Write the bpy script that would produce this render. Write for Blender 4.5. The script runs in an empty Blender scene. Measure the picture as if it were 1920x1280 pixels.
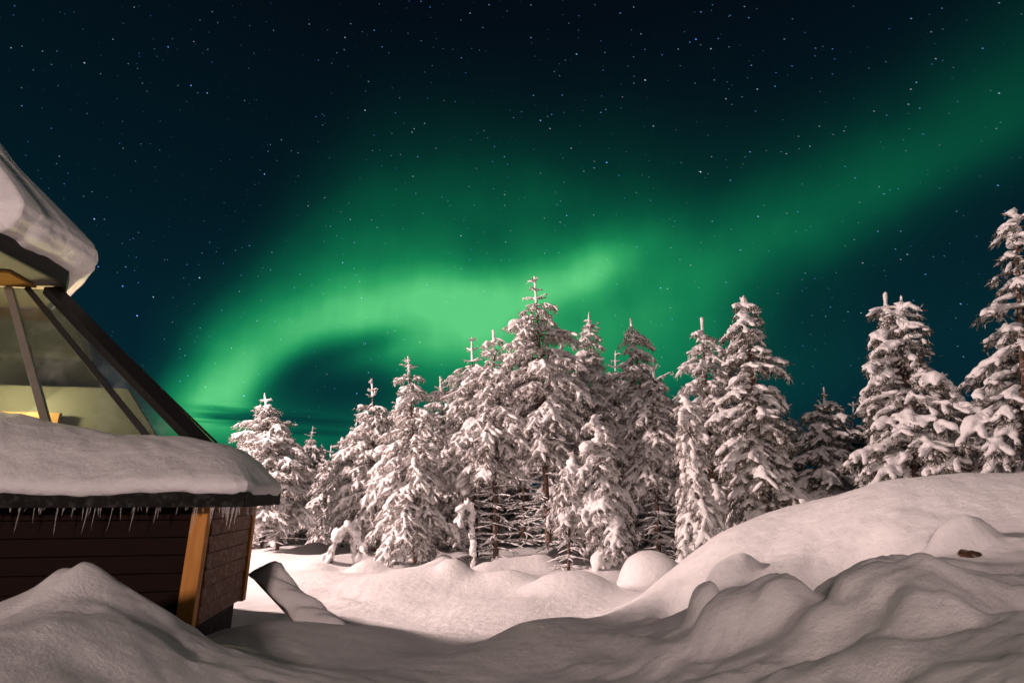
import bpy, bmesh, math, random
import numpy as np
from mathutils import Vector, Matrix

sc = bpy.context.scene
COL = sc.collection
R_ = math.radians

# ------------------------------------------------------------------ camera
CAM_Z = 1.7
PITCH = R_(16.0)
FOC = 1000.0                                   # focal length in pixels of a 1920 wide frame
cam_d = bpy.data.cameras.new('camera')
cam = bpy.data.objects.new('camera', cam_d); COL.objects.link(cam)
cam.location = (0, 0, CAM_Z)
cam.rotation_euler = (math.pi/2 + PITCH, 0, 0)
cam_d.sensor_width = 36.0
cam_d.lens = FOC/1920*36
cam_d.clip_start = 0.05
cam_d.clip_end = 3000
cam_d.dof.use_dof = True
cam_d.dof.focus_distance = 13.0
cam_d.dof.aperture_fstop = 3.2
sc.camera = cam
CP, SP = math.cos(PITCH), math.sin(PITCH)

def ray(px, py):
    u = (px-960)/FOC; v = (640-py)/FOC
    return np.array([u, CP - v*SP, SP + v*CP])
def P(px, py, Y):
    r = ray(px, py); k = Y/r[1]
    return np.array([r[0]*k, Y, CAM_Z + r[2]*k])
def X_at(px, Y, z):
    return (px-960)/FOC*(Y*CP + (z-CAM_Z)*SP)

# ------------------------------------------------------------------ view
sc.view_settings.view_transform = 'Standard'
sc.view_settings.look = 'None'
sc.view_settings.exposure = 0.0
sc.view_settings.gamma = 1.0

# ------------------------------------------------------------------ world: night sky with aurora and stars
world = bpy.data.worlds.new('World'); sc.world = world
world.use_nodes = True
wt = world.node_tree; wt.nodes.clear()
class NT:
    def __init__(s, t): s.t = t
    def n(s, ty, **kw):
        o = s.t.nodes.new(ty)
        for k, v in kw.items(): setattr(o, k, v)
        return o
    def put(s, sock, v):
        if hasattr(v, 'links') or isinstance(v, bpy.types.NodeSocket): s.t.links.new(v, sock)
        else: sock.default_value = v
    def m(s, op, a, b=None, c=None, clamp=False):
        o = s.t.nodes.new('ShaderNodeMath'); o.operation = op; o.use_clamp = clamp
        s.put(o.inputs[0], a)
        if b is not None: s.put(o.inputs[1], b)
        if c is not None: s.put(o.inputs[2], c)
        return o.outputs[0]
    def vm(s, op, a, b=None):
        o = s.t.nodes.new('ShaderNodeVectorMath'); o.operation = op
        s.put(o.inputs[0], a)
        if b is not None: s.put(o.inputs[1], b)
        return o.outputs[0]
    def curve(s, x, pts):
        o = s.t.nodes.new('ShaderNodeFloatCurve')
        c = o.mapping.curves[0]
        pts = sorted(pts)
        while len(c.points) < len(pts): c.points.new(0.5, 0.5)
        for p, (a, b) in zip(c.points, pts): p.location = (a, b); p.handle_type = 'AUTO_CLAMPED'
        o.mapping.extend = 'HORIZONTAL'
        o.mapping.update()
        s.put(o.inputs['Value'], x)
        return o.outputs[0]
    def ramp(s, x, stops, interp='LINEAR'):
        o = s.t.nodes.new('ShaderNodeValToRGB')
        o.color_ramp.interpolation = interp
        e = o.color_ramp.elements
        while len(e) < len(stops): e.new(0.5)
        for q, (p, c) in zip(e, stops): q.position = p; q.color = (c[0], c[1], c[2], 1)
        s.put(o.inputs[0], x)
        return o.outputs[0]
    def mixc(s, mode, f, a, b):
        o = s.t.nodes.new('ShaderNodeMix'); o.data_type = 'RGBA'; o.blend_type = mode
        s.put(o.inputs[0], f); s.put(o.inputs[6], a); s.put(o.inputs[7], b)
        return o.outputs[2]
    def noise(s, vec, scale, detail=3, rough=0.5):
        o = s.t.nodes.new('ShaderNodeTexNoise')
        s.put(o.inputs['Vector'], vec); o.inputs['Scale'].default_value = scale
        o.inputs['Detail'].default_value = detail; o.inputs['Roughness'].default_value = rough
        return o.outputs[0]

w = NT(wt)
tc = w.n('ShaderNodeTexCoord')
D = w.vm('NORMALIZE', tc.outputs['Generated'])
sx = w.n('ShaderNodeSeparateXYZ'); wt.links.new(D, sx.inputs[0])
az0 = w.m('ARCTAN2', sx.outputs[0], sx.outputs[1])
el0 = w.m('ARCSINE', sx.outputs[2])
# gentle warping so the bands waver
nz1 = w.m('SUBTRACT', w.noise(D, 4.0, 2), 0.5)
nz2 = w.m('SUBTRACT', w.noise(w.vm('ADD', D, (5.2, 1.3, 2.7)), 5.0, 2), 0.5)
az = w.m('ADD', az0, w.m('MULTIPLY', nz1, 0.08))
el = w.m('ADD', el0, w.m('MULTIPLY', nz2, 0.05))
AZ0, AZ1 = -1.1, 1.1
def azn_(a): return (a-AZ0)/(AZ1-AZ0)
azn = w.m('DIVIDE', w.m('SUBTRACT', az, AZ0), AZ1-AZ0)
def ae(px, py):
    r = ray(px, py); return math.atan2(r[0], r[1]), math.asin(r[2]/np.linalg.norm(r))
def band(pts):
    """pts: (px, py of the crest, upper spread, lower spread in px, strength)"""
    C_, U_, L_, A_ = [], [], [], []
    for px, py, su, sl, a in pts:
        z, e = ae(px, py)
        eu = ae(px, py-su)[1]-e; e_l = e-ae(px, py+sl)[1]
        t = azn_(z)
        C_.append((t, e/1.2)); U_.append((t, eu)); L_.append((t, e_l)); A_.append((t, a))
    c = w.m('MULTIPLY', w.curve(azn, C_), 1.2)
    d = w.m('SUBTRACT', el, c)
    up = w.m('GREATER_THAN', d, 0.0)
    su = w.curve(azn, U_); sl = w.curve(azn, L_)
    s = w.m('ADD', w.m('MULTIPLY', su, up), w.m('MULTIPLY', sl, w.m('SUBTRACT', 1.0, up)))
    q = w.m('DIVIDE', d, w.m('MULTIPLY', w.m('MAXIMUM', s, 0.004), 1.12))
    g = w.m('EXPONENT', w.m('MULTIPLY', w.m('MULTIPLY', q, q), -1.0))
    return w.m('MULTIPLY', g, w.curve(azn, A_))
def blob(px, py, sxp, syp, rot, a):
    """soft oval patch around a direction of the sky"""
    z, e = ae(px, py); c, s = math.cos(rot), math.sin(rot)
    k = 1/math.cos(e)
    dx = w.m('MULTIPLY', w.m('SUBTRACT', az, z), FOC/k); dy = w.m('MULTIPLY', w.m('SUBTRACT', el, e), FOC)
    p = w.m('DIVIDE', w.m('ADD', w.m('MULTIPLY', dx, c), w.m('MULTIPLY', dy, s)), sxp)
    q = w.m('DIVIDE', w.m('SUBTRACT', w.m('MULTIPLY', dy, c), w.m('MULTIPLY', dx, s)), syp)
    r2 = w.m('ADD', w.m('MULTIPLY', p, p), w.m('MULTIPLY', q, q))
    return w.m('MULTIPLY', w.m('EXPONENT', w.m('MULTIPLY', r2, -1.0)), a)

main = band([(230, 760, 70, 60, 0.0), (320, 745, 90, 90, 0.22), (420, 700, 110, 130, 0.62), (500, 655, 100, 75, 0.72), (580, 620, 90, 42, 0.82), (700, 590, 75, 42, 0.93),
             (820, 575, 65, 50, 0.98), (930, 572, 65, 60, 0.95), (1030, 552, 65, 55, 0.88), (1110, 515, 60, 48, 0.72), (1175, 480, 50, 45, 0.42), (1250, 450, 60, 50, 0.10), (1330, 420, 50, 50, 0.0)])
inner = band([(560, 720, 20, 20, 0.0), (640, 690, 22, 24, 0.16), (720, 668, 26, 34, 0.42), (800, 655, 40, 55, 0.62), (880, 650, 50, 60, 0.62), (960, 655, 60, 70, 0.5), (1060, 660, 60, 80, 0.40), (1160, 650, 80, 90, 0.34), (1290, 640, 100, 90, 0.30), (1400, 600, 90, 60, 0.12), (1500, 560, 80, 50, 0.0)])
glow = band([(250, 640, 60, 80, 0.0), (400, 580, 90, 120, 0.12), (550, 510, 120, 130, 0.24), (750, 455, 140, 140, 0.34), (950, 440, 135, 140, 0.33), (1150, 450, 140, 140, 0.27), (1350, 460, 150, 150, 0.14), (1600, 440, 150, 140, 0.04), (1900, 400, 150, 140, 0.0)])
right = band([(1000, 640, 60, 60, 0.0), (1130, 590, 100, 70, 0.22), (1250, 540, 130, 95, 0.21), (1400, 475, 150, 95, 0.14), (1550, 405, 160, 100, 0.105), (1700, 330, 175, 105, 0.09), (1850, 240, 190, 115, 0.08), (1990, 140, 200, 130, 0.06)])
low = band([(250, 640, 60, 80, 0.0), (400, 580, 90, 120, 0.12), (550, 510, 120, 130, 0.24), (750, 455, 140, 140, 0.34), (950, 440, 135, 140, 0.33), (1150, 450, 140, 140, 0.27), (1350, 460, 150, 150, 0.14), (1600, 440, 150, 140, 0.04), (1900, 400, 150, 140, 0.0)])
right = band([(1000, 640, 60, 60, 0.0), (1130, 590, 90, 60, 0.22), (1250, 540, 100, 70, 0.30), (1400, 475, 105, 72, 0.30), (1550, 405, 110, 75, 0.28), (1700, 330, 120, 75, 0.25), (1850, 240, 140, 80, 0.22), (1990, 140, 160, 100, 0.16)])
low = band([(260, 800, 60, 40, 0.05), (340, 780, 100, 60, 0.48), (430, 765, 95, 70, 0.68), (500, 790, 75, 60, 0.48), (560, 805, 75, 70, 0.44), (700, 800, 90, 80, 0.34), (900, 760, 90, 90, 0.3), (1200, 720, 100, 90, 0.22), (1500, 690, 100, 90, 0.10), (1700, 640, 90, 90, 0.02)])
hole = blob(635, 738, 120, 58, 0.25, 0.56)
auro = main
for b_ in (inner, glow, right, low): auro = w.m('ADD', auro, b_)
auro = w.m('MULTIPLY', auro, w.m('SUBTRACT', 1.0, hole))
# faint streaky structure
mp = w.n('ShaderNodeMapping'); wt.links.new(D, mp.inputs[0]); mp.inputs['Scale'].default_value = (3.0, 3.0, 7.0)
mpr = w.n('ShaderNodeMapping'); wt.links.new(D, mpr.inputs[0]); mpr.inputs['Scale'].default_value = (16.0, 16.0, 0.9); mpr.inputs['Rotation'].default_value = (0, 0.12, 0)
rays = w.m('MULTIPLY', w.m('SUBTRACT', w.noise(mpr.outputs[0], 1.0, 3), 0.5), 0.34)
stre = w.m('ADD', w.m('ADD', 0.86, rays), w.m('MULTIPLY', w.noise(mp.outputs[0], 2.2, 3), 0.28))
auro = w.m('MULTIPLY', auro, stre)
# thin dark cloud streaks low down on the left
mp2 = w.n('ShaderNodeMapping'); wt.links.new(D, mp2.inputs[0]); mp2.inputs['Scale'].default_value = (2.0, 2.0, 34.0)
cl = w.m('MULTIPLY', w.m('SUBTRACT', w.noise(mp2.outputs[0], 2.0, 3), 0.48), 5.0, clamp=True)
clm = band([(250, 800, 20, 40, 0.4), (400, 785, 25, 40, 0.7), (520, 790, 25, 40, 0.6), (800, 800, 25, 40, 0.3), (1200, 800, 30, 40, 0.1)])
auro = w.m('MULTIPLY', auro, w.m('SUBTRACT', 1.0, w.m('MULTIPLY', cl, clm)))
acol = w.ramp(w.m('MULTIPLY', auro, 0.86), [(0.0, (0, 0, 0)), (0.10, (0.0003, 0.020, 0.0100)), (0.28, (0.0015, 0.085, 0.032)), (0.5, (0.006, 0.20, 0.062)), (0.72, (0.028, 0.36, 0.105)), (1.0, (0.11, 0.60, 0.20))])
base = w.ramp(w.m('DIVIDE', el0, 1.57, clamp=True), [(0.0, (0.0014, 0.018, 0.032)), (0.14, (0.0014, 0.016, 0.026)), (0.32, (0.0010, 0.0088, 0.0145)), (0.52, (0.0011, 0.0038, 0.0078)), (1.0, (0.0008, 0.0022, 0.005))])
sky = w.mixc('ADD', 1.0, base, acol)
# stars: short trails, three sizes
def stars(scale, thr, gain, seed, keep):
    t_ = Vector((0.86, -0.12, -0.50)).normalized()          # the sky has turned a little during the exposure
    dp = w.n('ShaderNodeVectorMath', operation='DOT_PRODUCT'); wt.links.new(D, dp.inputs[0]); dp.inputs[1].default_value = t_
    sc_ = w.n('ShaderNodeVectorMath', operation='SCALE'); sc_.inputs[0].default_value = t_; wt.links.new(w.m('MULTIPLY', dp.outputs['Value'], 0.48), sc_.inputs['Scale'])
    vr = w.n('ShaderNodeVectorRotate'); vr.rotation_type = 'EULER_XYZ'
    wt.links.new(w.vm('SUBTRACT', D, sc_.outputs[0]), vr.inputs['Vector']); vr.inputs['Rotation'].default_value = (0.5+seed, 0.35, 0.9)
    v = w.n('ShaderNodeTexVoronoi'); v.voronoi_dimensions = '3D'
    wt.links.new(vr.outputs[0], v.inputs['Vector']); v.inputs['Scale'].default_value = scale
    sp = w.n('ShaderNodeSeparateColor'); wt.links.new(v.outputs['Color'], sp.inputs[0])
    core = w.m('SUBTRACT', 1.0, w.m('DIVIDE', v.outputs['Distance'], thr), clamp=True)
    br = w.m('POWER', w.m('MULTIPLY', w.m('SUBTRACT', sp.outputs[0], 1-keep, clamp=True), 1/keep), 2.2)
    clus = w.m('MULTIPLY', w.m('SUBTRACT', w.noise(w.vm('ADD', D, (seed, 2.0, 7.0)), 3.2, 3), 0.20), 2.2, clamp=True)
    g = w.m('MULTIPLY', w.m('MULTIPLY', w.m('MULTIPLY', core, br), gain), clus)
    c = w.ramp(sp.outputs[1], [(0.0, (0.10, 0.30, 1.0)), (0.6, (0.30, 0.55, 1.0)), (1.0, (0.95, 0.95, 0.9))])
    o = w.n('ShaderNodeVectorMath', operation='SCALE'); wt.links.new(c, o.inputs[0]); wt.links.new(g, o.inputs['Scale'])
    return o.outputs[0]
for a in ((130, 0.105, 1.8, 0.0, 0.95), (66, 0.060, 5.0, 1.7, 0.55), (24, 0.024, 10.0, 3.1, 0.45)):
    sky = w.mixc('ADD', 1.0, sky, stars(*a))
bg = w.n('ShaderNodeBackground'); wt.links.new(sky, bg.inputs[0]); bg.inputs[1].default_value = 1.0
wo = w.n('ShaderNodeOutputWorld'); wt.links.new(bg.outputs[0], wo.inputs[0])
world.cycles.sampling_method = 'MANUAL'
world.cycles.sample_map_resolution = 512

# ------------------------------------------------------------------ lights
def lamp(name, ty, loc, energy, color, size=0.2, target=None):
    d = bpy.data.lights.new(name, ty); d.energy = energy; d.color = color
    o = bpy.data.objects.new(name, d); COL.objects.link(o); o.location = loc
    if ty == 'SUN': d.angle = size
    else: d.shadow_soft_size = size
    if target is not None:
        o.rotation_euler = (Vector(target)-Vector(loc)).to_track_quat('-Z', 'Y').to_euler()
    return o
# the yard lamp left of the picture that lights the clearing and the trees
yl = lamp('yard_lamp', 'SPOT', (-14.0, 8.5, 8.2), 17000, (1.0, 0.74, 0.68), 0.4, (0.0, 14.8, 1.6))
yl.data.spot_size = R_(94); yl.data.spot_blend = 0.6
# weak lamp of the next cabin, behind the camera
lamp('path_lamp', 'POINT', (-2.2, -8.0, 4.6), 3700, (1.0, 0.74, 0.68), 0.5)
# the lit cabin
lamp('cabin_lamp', 'POINT', (-5.85, 5.72, 2.75), 260, (1.0, 0.74, 0.38), 0.08)

# ------------------------------------------------------------------ materials
def mat(name):
    m = bpy.data.materials.new(name); m.use_nodes = True
    nt = NT(m.node_tree); b = m.node_tree.nodes['Principled BSDF']
    return m, nt, b
def bump(nt, b, h, strength, dist):
    o = nt.n('ShaderNodeBump'); o.inputs['Strength'].default_value = strength; o.inputs['Distance'].default_value = dist
    nt.put(o.inputs['Height'], h); nt.t.links.new(o.outputs[0], b.inputs['Normal'])
def snow_mat(name, grain, coarse):
    m, nt, b = mat(name)
    tc = nt.n('ShaderNodeTexCoord'); v = tc.outputs['Object']
    n1 = nt.noise(v, 9, 4, 0.6); n2 = nt.noise(v, 95, 4, 0.8); n3 = nt.noise(v, 34, 7, 0.82)
    c = nt.ramp(n1, [(0.3, (0.80, 0.785, 0.79)), (0.7, (0.86, 0.85, 0.85))])
    nt.t.links.new(c, b.inputs['Base Color'])
    b.inputs['Roughness'].default_value = 0.72
    b.inputs['Specular IOR Level'].default_value = 0.25
    h = nt.m('ADD', nt.m('MULTIPLY', n1, 0.9*coarse), nt.m('ADD', nt.m('MULTIPLY', n2, 0.20*grain), nt.m('MULTIPLY', n3, 0.30*grain)))
    msk = nt.m('ADD', .35, nt.m('MULTIPLY', nt.noise(v, 1.7, 3), 1.1)); bump(nt, b, nt.m('MULTIPLY', h, msk), 0.85, 0.05)
    return m
M = {}
M['snow'] = snow_mat('ground_snow', 1.0, 0.6)
M['tree_snow'] = snow_mat('clinging_snow', 0.8, 1.0)
M['roof_snow'] = snow_mat('roof_snow', 0.8, 0.8)
m, nt, b = mat('needles')
tc = nt.n('ShaderNodeTexCoord')
nt.t.links.new(nt.ramp(nt.noise(tc.outputs['Object'], 11, 3), [(0.3, (0.024, 0.027, 0.014)), (0.46, (0.070, 0.060, 0.038)), (0.60, (0.42, 0.39, 0.37))]), b.inputs['Base Color'])
b.inputs['Roughness'].default_value = 0.8
M['needles'] = m
m, nt, b = mat('frosted_needles')
tc = nt.n('ShaderNodeTexCoord')
nt.t.links.new(nt.ramp(nt.noise(tc.outputs['Object'], 13, 4), [(0.31, (0.045, 0.040, 0.027)), (0.41, (0.16, 0.13, 0.105)), (0.51, (0.60, 0.57, 0.55))]), b.inputs['Base Color'])
b.inputs['Roughness'].default_value = 0.8
M['frosted_needles'] = m
m, nt, b = mat('bark')
tc = nt.n('ShaderNodeTexCoord'); n = nt.noise(tc.outputs['Object'], 16, 4, 0.65)
nt.t.links.new(nt.ramp(n, [(0.3, (0.045, 0.025, 0.018)), (0.56, (0.13, 0.075, 0.05)), (0.68, (0.55, 0.52, 0.50))]), b.inputs['Base Color'])
b.inputs['Roughness'].default_value = 0.9; bump(nt, b, n, 0.6, 0.02)
M['bark'] = m
def wood(name, c0, c1, scale=(3, 3, 40), rough=0.65, frost=0.0):
    m, nt, b = mat(name); b.inputs['Specular IOR Level'].default_value = 0.12
    tc = nt.n('ShaderNodeTexCoord'); mp = nt.n('ShaderNodeMapping'); nt.t.links.new(tc.outputs['Object'], mp.inputs[0])
    mp.inputs['Scale'].default_value = scale
    n = nt.noise(mp.outputs[0], 1.0, 5, 0.65)
    c = nt.ramp(n, [(0.25, c0), (0.75, c1)])
    if frost:
        f = nt.m('MULTIPLY', nt.m('SUBTRACT', nt.noise(tc.outputs['Object'], 14, 6, 0.75), 0.5), 6.0, clamp=True)
        c = nt.mixc('MIX', nt.m('MULTIPLY', f, frost), c, (0.6, 0.58, 0.58, 1))
    nt.t.links.new(c, b.inputs['Base Color']); b.inputs['Roughness'].default_value = rough
    bump(nt, b, n, 0.35, 0.01)
    return m
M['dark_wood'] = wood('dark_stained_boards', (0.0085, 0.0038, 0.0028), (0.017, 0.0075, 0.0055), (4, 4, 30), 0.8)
M['bounce_lit_wood'] = wood('brown_boards_bounce_lit', (0.15, 0.08, 0.055), (0.27, 0.155, 0.115), (4, 4, 30), 0.75, 0.4)  # end wall: brown stain, lightened to stand in for bounce light
M['gold_wood'] = wood('golden_pine', (0.42, 0.165, 0.035), (0.68, 0.32, 0.085), (14, 14, 1.5), 0.55)
M['ceil_wood'] = wood('varnished_pine', (0.20, 0.09, 0.022), (0.27, 0.135, 0.04), (1.5, 14, 14), 0.4)
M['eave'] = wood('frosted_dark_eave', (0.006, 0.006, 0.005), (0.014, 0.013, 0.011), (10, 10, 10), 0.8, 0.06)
M['grey_board'] = wood('weathered_board', (0.05, 0.038, 0.032), (0.12, 0.09, 0.075), (20, 20, 3), 0.85, 0.3)
def plain(name, col, rough=0.5, metal=0.0, spec=0.5):
    m, nt, b = mat(name)
    tc = nt.n('ShaderNodeTexCoord'); n = nt.noise(tc.outputs['Object'], 20, 4, 0.6)
    nt.t.links.new(nt.ramp(n, [(0.3, tuple(x*0.85 for x in col)), (0.7, col)]), b.inputs['Base Color'])
    b.inputs['Roughness'].default_value = rough; b.inputs['Metallic'].default_value = metal; b.inputs['Specular IOR Level'].default_value = spec
    return m
M['black_metal'] = plain('black_frame', (0.014, 0.013, 0.012), 0.55)
M['grey_metal'] = plain('grey_frame', (0.20, 0.18, 0.15), 0.5)
M['beige'] = plain('beige_panel', (0.042, 0.038, 0.029), 0.7)
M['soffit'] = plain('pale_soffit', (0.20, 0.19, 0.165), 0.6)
M['lump_brown'] = wood('mottled_brown', (0.035, 0.018, 0.010), (0.11, 0.06, 0.035), (18, 18, 18), 0.95, 0.5)
m, nt, b = mat('window_glass')
t = m.node_tree; t.nodes.remove(b)
tr = nt.n('ShaderNodeBsdfTransparent'); tr.inputs[0].default_value = (0.80, 0.88, 0.84, 1)
gl = nt.n('ShaderNodeBsdfGlossy'); gl.inputs['Roughness'].default_value = 0.04
lw = nt.n('ShaderNodeLayerWeight'); lw.inputs[0].default_value = 0.35
df = nt.n('ShaderNodeBsdfDiffuse'); df.inputs[0].default_value = (0.75, 0.78, 0.76, 1)
mx0 = nt.n('ShaderNodeMixShader'); tc = nt.n('ShaderNodeTexCoord')
fr = nt.m('ADD', 0.03, nt.m('MULTIPLY', nt.m('SUBTRACT', nt.noise(tc.outputs['Object'], 3, 5, 0.7), 0.5, clamp=True), 0.5))
t.links.new(fr, mx0.inputs[0]); t.links.new(tr.outputs[0], mx0.inputs[1]); t.links.new(df.outputs[0], mx0.inputs[2])
mx = nt.n('ShaderNodeMixShader'); t.links.new(nt.m('MULTIPLY', lw.outputs['Fresnel'], 0.7), mx.inputs[0])
t.links.new(mx0.outputs[0], mx.inputs[1]); t.links.new(gl.outputs[0], mx.inputs[2])
t.links.new(mx.outputs[0], t.nodes['Material Output'].inputs[0])
M['glass'] = m
m, nt, b = mat('clear_ice')
b.inputs['Base Color'].default_value = (0.80, 0.78, 0.78, 1); b.inputs['Roughness'].default_value = 0.12
b.inputs['Transmission Weight'].default_value = 0.75; b.inputs['IOR'].default_value = 1.31
M['ice'] = m

# ------------------------------------------------------------------ mesh helpers
def mesh_obj(name, V, F, material, parent=None, smooth=True):
    """V (n,3) array; F (m,3|4) array or list of lists"""
    me = bpy.data.meshes.new(name)
    V = np.asarray(V, dtype=np.float32)
    if isinstance(F, np.ndarray):
        k = F.shape[1]; n = F.shape[0]
        me.vertices.add(len(V)); me.vertices.foreach_set('co', V.ravel())
        me.loops.add(n*k); me.loops.foreach_set('vertex_index', F.astype(np.int32).ravel())
        me.polygons.add(n); me.polygons.foreach_set('loop_start', np.arange(0, n*k, k, dtype=np.int32))
        me.update(calc_edges=True)
    else:
        me.from_pydata(V.tolist(), [], F); me.update()
    me.polygons.foreach_set('use_smooth', np.full(len(me.polygons), smooth))
    me.validate()
    me.materials.append(material)
    o = bpy.data.objects.new(name, me); COL.objects.link(o)
    if parent: o.parent = parent
    return o
def tag(o, label=None, cat=None, group=None, kind=None):
    if label: o['label'] = label
    if cat: o['category'] = cat
    if group: o['group'] = group
    if kind: o['kind'] = kind
    return o
def empty(name, loc, label, cat, group=None):
    o = bpy.data.objects.new(name, None); COL.objects.link(o); o.location = loc
    o.empty_display_size = 0.3
    return tag(o, label, cat, group)

class MB:
    def __init__(s): s.V = []; s.F = []
    def poly(s, pts, faces):
        k = len(s.V); s.V += [tuple(p) for p in pts]; s.F += [[i+k for i in f] for f in faces]
    def box8(s, p):            # bottom four, top four
        s.poly(p, [[3, 2, 1, 0], [4, 5, 6, 7], [0, 1, 5, 4], [1, 2, 6, 5], [2, 3, 7, 6], [3, 0, 4, 7]])
    def bar(s, a, b, w_, h_, up=(0, 0, 1)):
        a, b = Vector(a), Vector(b); d = (b-a).normalized(); upv = Vector(up)
        x = d.cross(upv).normalized()*w_/2; y = x.cross(d).normalized()*h_/2
        s.box8([a-x-y, a+x-y, a+x+y, a-x+y, b-x-y, b+x-y, b+x+y, b-x+y])
    def build(s, name, m, parent=None, smooth=False, bevel=0.0):
        o = mesh_obj(name, np.array(s.V), s.F, m, parent, smooth)
        bm = bmesh.new(); bm.from_mesh(o.data); bmesh.ops.recalc_face_normals(bm, faces=bm.faces); bm.to_mesh(o.data); bm.free()
        if bevel:
            b = o.modifiers.new('bevel', 'BEVEL'); b.width = bevel; b.segments = 2
        return o

_tab = {}
def vnoise(x, y, seed=0):
    if seed not in _tab: _tab[seed] = np.random.RandomState(seed+11).rand(256, 256)
    T = _tab[seed]
    xi = np.floor(x).astype(int); yi = np.floor(y).astype(int); fx = x-xi; fy = y-yi
    fx = fx*fx*fx*(fx*(fx*6-15)+10); fy = fy*fy*fy*(fy*(fy*6-15)+10)
    g = lambda i, j: T[i & 255, j & 255]
    return (g(xi, yi)*(1-fx)+g(xi+1, yi)*fx)*(1-fy)+(g(xi, yi+1)*(1-fx)+g(xi+1, yi+1)*fx)*fy - 0.5
def fbm(x, y, s, seed=0, oct=3, gain=0.5):
    r = 0; a = 1
    for k in range(oct):
        ang = 0.7*k+0.3; c, q = math.cos(ang), math.sin(ang)
        r = r + a*vnoise((x*c-y*q)/s+37.1*k, (x*q+y*c)/s+11.7*k, seed+k); a *= gain; s *= 0.5
    return r
def sstep(a, b, x):
    t = np.clip((x-a)/(b-a), 0, 1); return t*t*(3-2*t)

# ------------------------------------------------------------------ the snow ground
CTRL = []
def c_px(px, py, Y): CTRL.append(P(px, py, Y))
def c_w(x, y, z): CTRL.append(np.array([x, y, z], float))
# heap of shovelled snow in front of the cabin
for a in ((0, 1160, 3.3), (60, 1110, 3.45), (110, 1076, 3.55), (150, 1066, 3.62), (200, 1080, 3.7), (300, 1142, 3.9), (360, 1182, 4.15), (420, 1222, 4.55), (0, 1280, 2.4), (150, 1180, 2.95), (300, 1280, 3.0), (150, 1280, 2.7), (300, 1200, 3.45),
          (480, 1240, 4.6), (600, 1280, 3.6), (540, 1210, 5.2), (470, 1180, 6.3), (620, 1215, 5.3)): c_px(*a)
for a in ((-4.5, 4.2, .55), (-3.6, 4.35, .75), (-2.9, 4.6, .6), (-6, 3.5, .6), (-4, 2.2, .9), (-2.6, 6.2, .4), (-5, 8, .3)): c_w(*a)
# middle: trough, hump, flat clearing
for a in ((760, 1200, 6.0), (850, 1235, 5.9), (700, 1240, 4.8), (900, 1280, 4.3), (700, 1170, 7.6), (560, 1150, 8.4), (900, 1150, 8.5), (1050, 1150, 8.4), (1000, 1168, 5.9), (930, 1190, 5.7), (1080, 1166, 6.0), (1160, 1180, 5.8), (1000, 1240, 4.7), (1120, 1130, 9.2),
          (1040, 1280, 4.1), (1200, 1200, 4.9), (1210, 1250, 4.0), (900, 1118, 10), (600, 1120, 10), (1100, 1100, 10.6)): c_px(*a)
# right-hand bank: crest, then its near face
for a in ((1150, 1163, 7.6), (1200, 1118, 7.5), (1280, 1050, 7.3), (1340, 1005, 7.1), (1450, 962, 6.8), (1520, 945, 6.6), (1580, 926, 6.4), (1640, 905, 6.3), (1680, 896, 6.2), (1740, 893, 6.05), (1790, 881, 5.9), (1850, 884, 5.75), (1920, 886, 5.6), (2100, 890, 5.2),
          (1650, 990, 5.1), (1850, 990, 4.6), (1500, 1000, 6.0), (1400, 1040, 6.1), (1300, 1075, 6.5), (1500, 1045, 5.4), (1600, 1050, 5.0), (1760, 1050, 4.4), (1900, 1060, 3.9),
          (1240, 1120, 6.3), (1330, 1110, 5.6), (1300, 1280, 3.3), (1450, 1280, 2.9), (1600, 1280, 2.6), (1900, 1280, 2.0), (1700, 1180, 3.0), (1900, 1150, 2.8), (1500, 1200, 3.4), (1640, 1062, 3.75), (1760, 1090, 3.5), (1350, 1200, 4.0), (1430, 1135, 4.3), (1340, 1122, 4.7), (1560, 1080, 4.5)): c_px(*a)
for a in ((2.2, 8.6, .35), (3.2, 8.3, .7), (4.6, 8.2, .85), (6.2, 7.8, 1.0), (7.5, 6.8, 1.1), (9, 9, .3), (4.5, 10.5, .1), (7, 10.5, .3), (9, 4, 1.0), (7, 2, 1.0), (4, 0, 1.0), (1.5, 0.5, .8), (0, 0, .55), (0, 2, .5), (-1.2, 1.6, .65), (-3, 0, .8), (0, -3, .5), (5, -3, .8), (-5, -2, .6),
          (-8, 9, .1), (-6, 12, 0), (-3, 12, 0), (0, 12.5, 0), (3, 12.5, 0), (6, 13, 0), (10, 13, 0), (-10, 5, .3), (-11, 12, 0), (-12, 0, .3), (12, 6, .3), (12, 0, .4), (0, -8, .2), (-9, 16, 0), (0, 16, 0), (9, 16, 0)): c_w(*a)
CT = np.array(CTRL)
def tps(r2): return 0.5*r2*np.log(r2+1e-9)
n = len(CT)
dd = ((CT[:, None, :2]-CT[None, :, :2])**2).sum(-1)
A = np.zeros((n+3, n+3)); A[:n, :n] = tps(dd)+np.eye(n)*0.012
A[:n, n] = 1; A[:n, n+1:] = CT[:, :2]; A[n, :n] = 1; A[n+1:, :n] = CT[:, :2].T
WT = np.linalg.solve(A, np.concatenate([CT[:, 2], np.zeros(3)]))
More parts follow.
